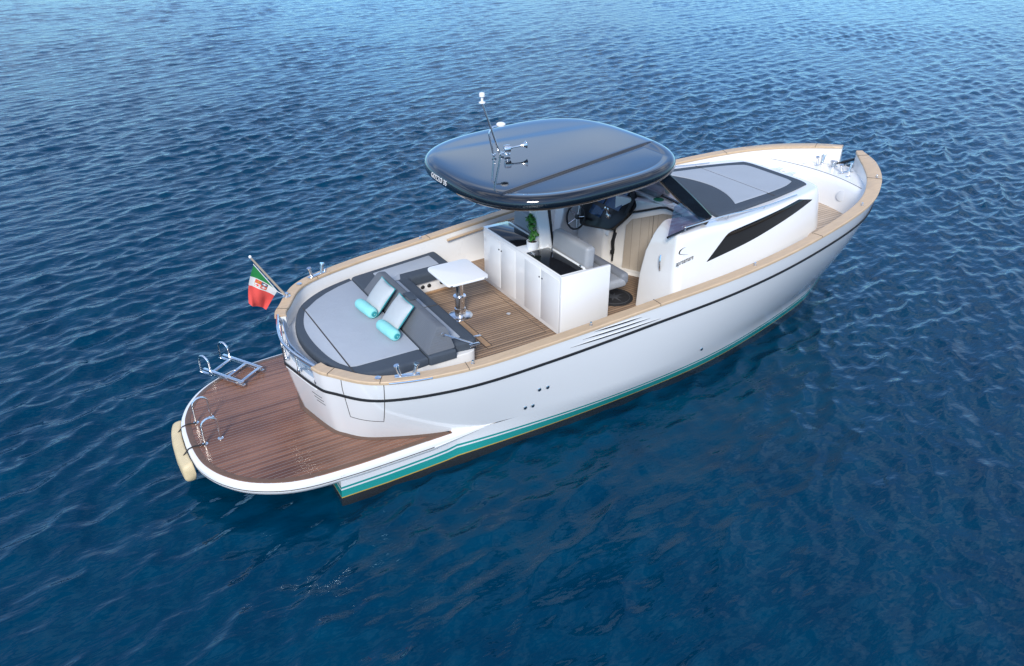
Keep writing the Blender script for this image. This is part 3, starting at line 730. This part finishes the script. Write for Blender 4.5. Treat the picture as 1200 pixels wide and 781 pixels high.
mb.build("horn", STEEL, htop)

# cabin trunk
ch = catmull([(5.10, 1.30, 0), (5.6, 1.25, 0), (6.4, 1.16, 0), (7.0, 1.065, 0), (7.5, .955, 0), (7.72, .885, 0), (7.86, .775, 0), (7.93, .60, 0), (7.95, .34, 0), (7.952, 0, 0)], 8)
def rise(x): return .05*max(0, min(1, (5.7-x)/.6))
lev = [(-.12, 1.0), (-.085, 1.5), (-.045, 1.8), (-.015, 2.0), (0, 2.07), (.012, 2.115), (.03, 2.142), (.05, 2.152), (.08, 2.154), (.11, 2.15)]
AFTX = [(4.47, 4.56), (4.50, 4.56), (4.575, 4.57), (4.69, 4.58), (4.75, 4.59), (4.80, 4.60), (4.84, 4.615), (4.87, 4.64), (4.90, 4.68), (4.93, 4.72)]
rings = []
for (d, z), (x0, xo) in zip(lev, AFTX):
    side = {}
    for s in (-1, 1):
        yi = .76 if s < 0 else 1.13
        q = [Vector((p.x, p.y)) for p in ch]; pts = []
        for i in range(len(q)):
            e = q[min(i+1, len(q)-1)]-q[max(i-1, 0)]; n_ = Vector((e.y, -e.x)).normalized() if True else 0
            if n_.y > 0: n_ = -n_
            if i == len(q)-1: n_ = Vector((-1, 0))
            w = q[i]+n_*d; pts.append((w.x, max(0, w.y)))
        yo = pts[0][1]+.1*(5.1-xo); ym = pts[0][1]
        k = [(x0, yi), (xo, yo), pts[0]]
        corner = rounded([(x0, yi), (xo, yo), (pts[0][0], ym), (pts[0][0], yi)], [.04, .11, 0, 0], 5)[:-2]
        side[s] = [(x, y*s) for x, y in corner]+[(x, y*s) for x, y in pts]
    rg = side[-1]+list(reversed(side[1]))[1:]+[(5.66, 1.13), (5.66, -.76)]
    rings.append([(x, y, z+rise(x)*(z-1)/1.1) for x, y in rg])
trunk = MB().loft(rings, True, True, True).build("cabin_trunk", GEL, boat, sharp=40)
def dlev(z):
    for (d0, z0), (d1, z1) in zip(lev[:-1], lev[1:]):
        if z0 <= z <= z1: return d0+(d1-d0)*(z-z0)/(z1-z0)
    return .04
# side windows
for s in (-1, 1):
    pts = rounded([(5.12, 1.765), (5.54, 2.055), (7.17, 2.14), (7.55, 2.05), (6.62, 1.915), (5.95, 1.82)], [.02, .08, .03, .03, .3, .3], 5)
    def sidey(x, z):
        # side surface of the trunk at x,z
        dd = .01
        for (d0, z0), (d1, z1) in zip(lev[:-1], lev[1:]):
            za, zb = z0+rise(x)*(z0-1)/1.1, z1+rise(x)*(z1-1)/1.1
            if za <= z <= zb: dd = d0+(d1-d0)*(z-za)/(zb-za)
        for a, b in zip(ch[:-1], ch[1:]):
            if a.x <= x <= b.x: y = a.y+(b.y-a.y)*(x-a.x)/(b.x-a.x); n_ = Vector((a.y-b.y, b.x-a.x)).normalized(); return y-dd/max(.5, n_.y)
        return 1
    mb = MB(); nn = 22
    xa, xb = min(q[0] for q in pts)+.002, max(q[0] for q in pts)-.002; xs = [xa+(xb-xa)*k/40 for k in range(41)]
    def zrange(x):
        zs = []
        for i in range(len(pts)):
            a, b = pts[i-1], pts[i]
            if (a[0]-x)*(b[0]-x) <= 0 and abs(a[0]-b[0]) > 1e-9: zs.append(a[1]+(b[1]-a[1])*(x-a[0])/(b[0]-a[0]))
        return min(zs), max(zs)
    rings = []
    for x in xs:
        z0, z1 = zrange(x)
        col_ = [z0+(z1-z0)*k/8 for k in range(9)]
        rings.append([(x, s*(sidey(x, z)+.004), z) for z in col_])
    mb.loft(rings); mb.build("side_window", DGLASS, trunk)
# lettering and emblem on the starboard coaming are placed with the coaming below
# fore pad
def padz(x): return 2.13+.014*(7.8-x)
def padw(x): return float(np.interp(x, [5.5, 6.1, 6.83, 7.4, 7.79], [1.02, .945, .845, .73, .63]))
def grid_pad(xa, xf, wf, z0, z1, r, nx=16, ny=26):
    mb = MB()
    def pt(u, v, ins, z):
        a_, b_ = xa(v)+ins, xf(v)-ins; x = a_+(b_-a_)*u; w = wf(x)-ins; return (x, v*w, padz(x)+z)
    def border(ins, z):
        P = [pt(i/nx, -1, ins, z) for i in range(nx)]+[pt(1, -1+2*j/ny, ins, z) for j in range(ny)]+[pt(1-i/nx, 1, ins, z) for i in range(nx)]+[pt(0, 1-2*j/ny, ins, z) for j in range(ny)]
        return P
    rg = [border(0, z0), border(0, z1-r)]+[border(r*(1-math.cos(a)), z1-r+r*math.sin(a)) for a in (.5, 1.05, 1.57)]
    mb.loft(rg, True)
    mb.loft([[pt(i/nx, -1+2*j/ny, r, z1) for j in range(ny+1)] for i in range(nx+1)])
    return mb
forepad = grid_pad(lambda v: 5.60+.08*(1-v*v), lambda v: 7.79-.05*abs(v)**8, padw, -.03, .045, .018).build("fore_pad", PADD, boat, sharp=60)
grid_pad(lambda v: 6.88, lambda v: 7.63-.04*abs(v)**8, lambda x: padw(x)-.15-.05*max(0, (x-7.2)/.4)**2, .03, .053, .006).build("pad_panel", PADL, forepad)
grid_pad(lambda v: 6.40-.28*v*v, lambda v: 6.865, lambda x: padw(x)-.155, .03, .053, .006).build("pad_panel", PADL, forepad)
MB().tube([(6.872, y, padz(6.87)+.0475) for y in (-.82, 0, .82)], .005, 6).build("pad_seam", SEAM, forepad)
for s in (-1, 1):
    mb = MB(); pts = [(4.80, 1.235, 2.245), (5.62, 1.155, 2.225), (6.43, 1.045, 2.155), (7.24, .90, 2.13)]
    pts = [(p.x, p.y*s, p.z+.03) for p in catmull(pts, 6)]; mb.tube(pts, .010, 8)
    for i in (0, 6, 12, 17): x, y, z = pts[i]; mb.tube([(x, y, z), (x, y, z-.05)], .009, 8)
    mb.build("grab_rail", STEEL, trunk)

# lettering, emblem and grab handle on the starboard coaming
for s in (-1,):
    if s < 0:
        ob = trunk
        sx = lambda x, z: -(1.30+.1*(5.1-x)-dlev(z)+.003)
        text_mb("apreamare", .092, lambda u, v, w: (4.555+u*.80, sx(4.555+u*.8, 1.85+v)-.004-w, 1.85+v+u*.06), shear=.18, ext=.001).build("lettering", RUBBER, ob, sharp=30)
        arc = []; 
        for k in range(19):
            a = math.radians(70+k*9.5); x = 4.72+.105*math.cos(a)+(.05 if k > 12 else 0)*(k-12)/6*2.2; z = 2.005+.055*math.sin(a); arc.append((x, sx(x, z)-.004, z))
        MB().tube(arc, [.002+.008*math.sin(math.pi*k/18) for k in range(19)], 6, flat=.4).build("emblem", RUBBER, ob)
        mb = MB(); hp = [(4.535+.02*math.sin(math.pi*k/8), -1.13-.02*math.sin(math.pi*k/8), 1.70+.22*k/8) for k in range(9)]
        mb.tube([(x-.045*math.sin(math.pi*k/8)-.01*k/8, y, z) for k, (x, y, z) in enumerate(hp)], .012, 8); mb.build("grab_handle", STEEL, ob)

# windscreen
wsc = MB()
def wtop(y): k = 1-(y/1.14)**2; return Vector((4.48+.16*k, y, 2.965+.02*k))
def wbot(y): k = 1-(y/1.14)**2; return Vector((5.24+.20*k, y, 2.225))
ys = [-1.14+2.28*k/24 for k in range(25)]
wsc.loft([[wbot(y).lerp(wtop(y), k/6) for k in range(7)] for y in ys]); shield = wsc.build("windscreen", SHIELD, boat)
fr = MB(); fr.tube([wbot(y) for y in ys], .03, 8, flat=.6); fr.tube([wtop(y) for y in ys], .03, 8)
fr.build("windscreen_frame", BLACKG, shield)
for s in (-1, 1):
    a, b = Vector((4.40, 1.15*s, 3.0)), Vector((5.27, 1.14*s, 2.25)); e = (b-a).normalized(); w = Vector((0, 1, 0)); u = e.cross(w).normalized()
    mb = MB(); rings = []
    for k in range(9):
        q = a.lerp(b, k/8); wd = .074+.012*math.sin(math.pi*k/8)
        rings.append([q+u*wd*cx_+w*cy_*.032 for cx_, cy_ in ((-1, -.6), (-.8, -1), (.8, -1), (1, -.6), (1, .6), (.8, 1), (-.8, 1), (-1, .6))])
    mb.loft(rings, True, True, True); mb.build("screen_pillar", BLACKG, shield)
    g0, g1, g2, g3 = Vector((4.50, 1.25*s, 2.205)), Vector((5.22, 1.175*s, 2.262)), Vector((4.84, 1.15*s, 2.60)), Vector((4.62, 1.19*s, 2.58))
    MB().loft([[g0, g3], [g1, g2]]).build("side_pane", TINT, shield)
    MB().tube([g0, g1], .016, 8).build("screen_sill", BLACKG, shield)

# companionway with its wood-faced door
def diag(k): return Vector((5.0+.52*k, .27-.95*k, 0))     # plan line of the bulkhead
bulk = MB(); a, b = diag(0)+Vector((-.02, .16, 0)), diag(1.1)
bulk.prism([(a.x, a.y, 1.05), (b.x, b.y, 1.05), (b.x, b.y, 2.17), (a.x, a.y, 2.16)], (.12, .05, 0))
bulk = bulk.build("companionway", GEL, boat, sharp=30, bevel=.012)
nrm = Vector((-.95, -.52, 0)).normalized()
dp = [(.05, 1.10), (1.0, 1.10), (1.0, 2.06), (.56, 2.05), (.14, 1.88), (.07, 1.78)]
MB().prism([diag(k)+Vector((0, 0, z))+nrm*.006 for k, z in dp], nrm*.008).build("companion_door", WOOD, bulk)
MB().tube([diag(k)+Vector((0, 0, z))+nrm*.02 for k, z in ((-.10, 1.18), (-.085, 1.72), (-.05, 1.86), (.03, 1.945), (.52, 2.135), (.60, 2.15), (.68, 2.13), (.98, 2.0))], .016, 8).build("door_track", RUBBER, bulk)
MB().prism([diag(.44)+Vector((0, 0, 1.12))+nrm*.013, diag(.446)+Vector((0, 0, 1.12))+nrm*.013, diag(.446)+Vector((0, 0, 2.0))+nrm*.013, diag(.44)+Vector((0, 0, 2.0))+nrm*.013], nrm*.003).build("door_seam", SEAM, bulk)
MB().prism([diag(-.1)+Vector((0, 0, 1.055))+nrm*.01, diag(1)+Vector((0, 0, 1.055))+nrm*.01, diag(1)+Vector((0, 0, 1.10))+nrm*.01, diag(-.1)+Vector((0, 0, 1.10))+nrm*.01], nrm*.10).build("door_sill", GEL, bulk)

# helm console
con = MB(); con.box((5.06, .78, 1.36), (.5, .70, .62), .05, seg=3)
con.loft([[(x, y, z) for x, z in ((4.83, 1.60), (4.86, 1.68), (5.12, 2.08), (5.30, 2.19), (5.75, 2.20), (5.75, 1.2))] for y in (.36, .42, 1.16, 1.22)])
con.box((5.50, .42, 2.165), (.40, 1.44, .06), .02)
console = con.build("helm_console", GEL, boat)
dn = Vector((-.86, 0, .51)).normalized()     # facing of the raked dash
def dpt(y, k, out=0): return Vector((4.83+.40*k, y, 1.62+.60*k))+dn*out
db = MB()
dash_poly = rounded([(.30, .10), (.98, -.10), (1.12, .25), (1.08, .95), (.30, 1.02), (.12, .80), (.14, .52)], [.1, .1, .1, .08, .08, .08, .08], 5)
db.loft([[dpt(y, k, 0) for y, k in dash_poly], [dpt(y, k, .05) for y, k in dash_poly], [dpt(y, k, .06) for y, k in inset(dash_poly, .02)]], True, True, True)
dash = db.build("dashboard", mat("dash_black", (.008, .009, .011), .3), boat, sharp=40)
def dpanel(name, y0, y1, k0, k1, mt, th=.012, base=.06):
    q = rounded(rect(y0, y1, k0, k1), .015, 3)
    MB().loft([[dpt(y, k, base-.002) for y, k in q], [dpt(y, k, base+th) for y, k in q]], True, True, True).build(name, mt, dash)
dpanel("display_screen", .33, .66, .50, .95, SCREEN); dpanel("display_screen", .70, 1.02, .50, .92, SCREEN)
dpanel("switch_panel", .62, .90, .22, .42, SCREEN, .008)
hood = MB(); hood.tube([dpt(.16, .50, .07), dpt(.14, .82, .10), dpt(.30, 1.03, .12), dpt(.7, 1.06, .13), dpt(1.08, 1.0, .11)], .028, 8); hood.build("dash_hood", RUBBER, dash)
mb = MB(); p0 = dpt(.47, .34, .06); mb.box(p0, (.07, .10, .07), .015)
for dy in (-.03, .03): mb.tube([p0+Vector((0, dy, 0)), p0+Vector((-.05, dy, .12))], .010, 8); mb.lathe([(.016, 0), (.018, .02), (.01, .035)], p0+Vector((-.05, dy, .11)), None, 12)
mb.build("throttle", STEEL, dash)
# steering wheel
wc = Vector((4.63, .90, 1.76)); ax = Vector((-.93, -.12, .36)).normalized(); q = ax.to_track_quat('Z', 'Y').to_matrix()
wheel = MB().tube([wc+q @ Vector((.185*math.cos(a), .185*math.sin(a), 0)) for a in [2*math.pi*k/40 for k in range(40)]], .015, 10, closed=True).build("steering_wheel", RUBBER, boat)
mb = MB()
for k in range(5): a = 2*math.pi*k/5+.3; mb.tube([wc+q @ Vector((.02*math.cos(a), .02*math.sin(a), -.03)), wc+q @ Vector((.18*math.cos(a), .18*math.sin(a), 0))], .012, 8, flat=.5)
mb.build("wheel_spokes", STEEL, wheel)
mb = MB().lathe([(.035, -.05), (.04, -.03), (.035, -.012), (.01, -.008)], wc, q, 18); mb.tube([wc-ax*.04, wc-ax*.24], .025, 10); mb.build("wheel_hub", RUBBER, wheel)
MB().lathe([(.075, 0), (.075, .003), (.0, .004)], (5.33, -.10, 2.2005), None, 24).build("round_decal", GREENS, console)
mb = MB(); mb.tube([(4.92, .335, 1.36), (4.90, .33, 1.50), (4.93, .32, 1.64)], .026, 8); mb.box((4.90, .325, 1.34), (.05, .05, .06), .01); mb.build("door_latch", RUBBER, console)
MB().box((5.47, .50, 2.235), (.26, 1.1, .08), .03, seg=3).build("dash_pad", LEATHER2, console)
# table
table = MB().slab(rounded(rect(1.975, 2.575, -.13, .53), .09, 6), 1.672, 1.70, .008, 3).build("table", WHITEP, boat)
mb = MB(); mb.lathe([(.165, 1.0545), (.165, 1.064), (.14, 1.075), (.075, 1.08), (.075, 1.17), (.062, 1.175), (.062, 1.33), (.085, 1.335), (.085, 1.35), (.052, 1.355), (.052, 1.60), (.07, 1.605), (.07, 1.64), (.13, 1.655), (.13, 1.671)], (2.29, .20, 0), None, 28); mb.build("table_pedestal", STEEL, table)
for x, y in ((2.02, -.128), (2.5, -.128)): MB().box((x, y, 1.684), (.03, .012, .016), .003).build("table_clip", STEEL, table)
# cushion on the white step behind the port seat is not visible; locker between seat and bulwark
# ---------------------------------------------------------------- loose things on board
def pillow(c):
    n = 14; mb = MB(); w = .21; tilt = Matrix.Rotation(math.radians(41), 3, 'Y')
    def pt(u, v, s):
        edge = (1-u*u)*(1-v*v); h = .065*edge**.42*s; k = 1-.09*(1-abs(u*v))*(u*u+v*v)*.6
        return tilt @ Vector((h*1.0, v*w*k, u*w*k))
    idx = {}
    F_ = []; V_ = []
    for s in (-1, 1):
        g = [[pt(-1+2*i/n, -1+2*j/n, s) for j in range(n+1)] for i in range(n+1)]
        mb.loft(g, mi=0 if s < 0 else 1)
    o = mb.build("scatter_cushion", [PILF, TURQ], None, sharp=80); o.location = c
    ed = []
    for i in range(n): ed.append(pt(-1+2*i/n, -1, 1))
    for i in range(n): ed.append(pt(1, -1+2*i/n, 1))
    for i in range(n): ed.append(pt(1-2*i/n, 1, 1))
    for i in range(n): ed.append(pt(-1, 1-2*i/n, 1))
    MB().tube(ed, .006, 6, closed=True).build("piping", TURQD, o)
    return o
p1 = pillow((1.235, .345, 1.545)); tag(p1, "pale grey square cushion with turquoise edge on the backrest, nearer the far rail", "cushion", "grey square cushions on the sun pad")
p2 = copy_tree(p1); p2.location = (1.235, -.20, 1.545); p2['label'] = "pale grey square cushion with turquoise edge on the backrest, nearer the hinge arm"
def roll(c):
    mb = MB(); prof = [(.0, -.21), (.03, -.208), (.056, -.195), (.069, -.165), (.073, -.05), (.070, .06), (.072, .15), (.062, .185), (.045, .20), (.03, .196), (.0, .196)]
    rt = Matrix.Rotation(math.radians(90), 3, 'X')
    mb.lathe(prof, (0, 0, 0), rt, 24); o = mb.build("rolled_towel", TURQ, None, sharp=80); o.location = c
    MB().tube([rt @ Vector((.034*math.cos(a)*(1-.03*k), .034*math.sin(a)*(1-.03*k), .203)) for k, a in enumerate([.5*k for k in range(22)])], .007, 6).build("towel_end", TURQD, o)
    return o
r1 = roll((1.03, .30, 1.455)); tag(r1, "turquoise rolled towel in front of the cushion farther from the near rail", "towel", "turquoise rolled towels on the sun pad"); r1.rotation_euler.z = .12
r2 = copy_tree(r1); r2.location = (1.045, -.36, 1.455); r2['label'] = "turquoise rolled towel in front of the cushion nearer the folding hinge arm"
# potted plant
plant = empty("potted_plant", (3.26, -.05, 1.891), "small green leafy plant in a round white pot on the bar counter", "potted plant")
mb = MB().lathe([(.062, 0), (.072, .01), (.078, .10), (.078, .115), (.068, .115), (.064, .085), (.0, .084)], (0, 0, 0), None, 28); mb.build("pot", WHITEP, plant)
MB().lathe([(.064, .084), (.064, .09), (.0, .094)], (0, 0, 0), None, 20).build("soil", SOIL, plant)
mb = MB(); st_pts = [(0, 0, .08), (.012, .01, .18), (-.012, -.008, .28), (.006, .012, .38), (0, .03, .44)]
mb.tube(st_pts, .006, 6); mb.build("stem", STEM, plant)
mb = MB()
for c, r_, n in (((0, .0, .16), .05, 34), ((.015, -.01, .23), .062, 55), ((-.01, .012, .31), .058, 50), ((.0, .03, .40), .075, 90), ((.02, .08, .42), .05, 30)):
    for _ in range(n):
        d_ = Vector((random.gauss(0, 1), random.gauss(0, 1), random.gauss(0, .8))).normalized()
        p = Vector(c)+d_*r_*random.uniform(.35, 1.1); s_l = random.uniform(.018, .034)
        up = (d_+Vector((0, 0, .6))+Vector((random.uniform(-.5, .5), random.uniform(-.5, .5), 0))).normalized(); sd_ = up.cross(d_+Vector((.01, .3, .1))).normalized(); fw = sd_.cross(up)
        mb.add([p-fw*s_l, p+sd_*s_l*.6+up*.003, p+fw*s_l-up*.006, p-sd_*s_l*.6+up*.003, p+up*.006], [(0, 1, 4), (1, 2, 4), (2, 3, 4), (3, 0, 4)])
mb.build("foliage", LEAF, plant, weld=False)
# floor mat
fm = empty("floor_mat", (4.36, -.44, 1.056), "round black mat with a grey star emblem on the teak sole beside the helm seat", "mat")
MB().lathe([(.27, 0), (.27, .010), (.262, .014), (.0, .014)], (0, 0, 0), None, 40).build("mat_pad", GRAPH, fm)
mb = MB()
for k in range(8):
    a = math.pi/4*k; l = .19 if k % 2 == 0 else .13; d_ = Vector((math.cos(a), math.sin(a), 0)); e_ = Vector((-d_.y, d_.x, 0))
    mb.add([d_*l+Vector((0, 0, .0155)), d_*.035+e_*.022+Vector((0, 0, .0155)), Vector((0, 0, .0165)), d_*.035-e_*.022+Vector((0, 0, .0155))], [(0, 1, 2, 3)])
mb.tube([(.225*math.cos(a), .225*math.sin(a), .0145) for a in [2*math.pi*k/40 for k in range(40)]], .004, 5, closed=True)
mb.build("star_emblem", GRAPHL, fm)
# ensign
H0, H1 = Vector((-.066, 1.118, 1.985)), Vector((.170, 1.118, 1.575)); K0, K1 = Vector((-.215, 1.10, 1.498)), Vector((.008, 1.16, 1.335))
base = Vector((.274, 1.118, 1.466)); tip = Vector((-.088, 1.118, 2.098))
fl = empty("ensign", base, "green, white and red crested ensign on a slanted wooden staff at the stern rail", "flag")
L2 = lambda p: Vector(p)-base
mb = MB().tube([L2(base), L2(tip)], [.016, .0125], 10); mb.build("flag_staff", STAFF, fl)
MB().lathe([(.0, -.012), (.016, -.008), (.02, .006), (.012, .022), (.0, .026)], L2(tip), None, 14).build("staff_finial", WHITEP, fl)
MB().lathe([(.05, 0), (.05, .008), (.028, .014), (.026, .05)], (0, 0, 0), None, 18).build("staff_socket", STEEL, fl)
MB().tube([L2(tip.lerp(base, .14))+Vector((-.028, 0, -.01)), L2(H1)+Vector((-.004, 0, -.008)), L2(base)+Vector((-.03, 0, .03))], .005, 6).build("halyard", WHITEP, fl)
def wmap(u, v):
    g, w = .27*(1-v*.93)**1.3+.004, .50-.23*v
    if u < 1/3: return g*u*3
    if u < 2/3: return g+(w-g)*(u-1/3)*3
    return w+(1-w)*(u-2/3)*3
def fpt(u, v, off=0):
    k = wmap(u, v); a, b = H0.lerp(H1, v), K0.lerp(K1, v); p = a.lerp(b, k)
    p += Vector((-.03*math.sin(math.pi*k)*(1-v), 0, 0))
    p.y += .025*math.sin(7*v+3*k)*k+.012*math.sin(13*v-5*k+1)*k-off
    p.x += .010*math.sin(9*v+2*k)*k
    return L2(p)
mb = MB(); nu, nv = 36, 20
for i in range(nu):
    for j in range(nv):
        q_ = [fpt((i+a)/nu, (j+b)/nv) for a, b in ((0, 0), (1, 0), (1, 1), (0, 1))]
        mb.add(q_, [(0, 1, 2, 3)], 0 if i < nu/3 else (1 if i < 2*nu/3 else 2))
mb.build("flag_cloth", [FG, FW, FR], fl, sharp=80)
mb = MB()
def patch(u0, u1, v0, v1, mi, off):
    n = 4
    g = [[fpt(u0+(u1-u0)*i/n, v0+(v1-v0)*j/n, off) for j in range(n+1)] for i in range(n+1)]; mb.loft(g, mi=mi)
cu0, cu1, cv0, cv1 = .36, .62, .20, .66
um, vm = (cu0+cu1)/2, (cv0+cv1)/2
patch(cu0, cu1, cv0, cv1, 4, .002)
e_ = .012
for (a0, a1, b0, b1, m0) in ((cu0+e_, um-.006, cv0+e_, vm-.006, 2), (cu0+e_, um-.006, vm+.006, cv1-e_, 3), (um+.006, cu1-e_, cv0+e_, vm-.006, 1), (um+.006, cu1-e_, vm+.006, cv1-e_, 2)):
    patch(a0, a1, b0, b1, m0, .003)
    ac, bc = (a0+a1)/2, (b0+b1)/2; mc = 4 if (m0 == 2 and a0 < um and b0 < vm) else (2 if m0 == 1 else 1)
    patch(a0+.02, a1-.02, bc-.028, bc+.028, mc, .004); patch(ac-.014, ac+.014, b0+.03, b1-.03, mc, .0045)
mb.build("crest", [FG, FW, FR, FB, FY], fl, sharp=80)
# fender on the platform edge
fen = empty("fender", (-1.40, .12, .25), "cream cushion fender tied with black lines to the end of the swim platform", "fender")
fo_ = Vector((-1.40, .12, .25))
mb = MB(); rings = []
path = [p for p in out_poly if p[0] < -1.15 and -.36 < p[1] < .62]
path = catmull([(x, y, 0) for x, y in path], 2)
for i, p in enumerate(path):
    a, b = path[max(0, i-1)], path[min(len(path)-1, i+1)]; e = (b-a).normalized(); n_ = Vector((e.y, -e.x, 0))
    if n_.x > 0: n_ = -n_
    k = i/(len(path)-1); s_ = min(1, (math.sin(math.pi*min(1, max(0.0, k)))*3)**.5+.35); hh = .13*min(1, s_); th = .12*min(1, s_)
    sec = rounded([(.0, -hh), (th, -hh*.9), (th, hh*.75), (.0, hh)], [.03, .06, .06, .03], 4)
    rings.append([p+n_*(.008+u)+Vector((0, 0, .325+v))-fo_ for u, v in sec])
mb.loft(rings, True, True, True); mb.build("fender_body", CREAM, fen, sharp=50)
for y in (.33, -.15):
    x = -1.372+.10*(y/.55)**2
    MB().tube([Vector(q_)-fo_ for q_ in ((-1.19, y-.02, .525), (x+.06, y+.015, .52), (x-.005, y+.02, .505), (x-.09, y+.02, .42), (x-.12, y+.02, .36))], .008, 6).build("fender_line", ROPE, fen)
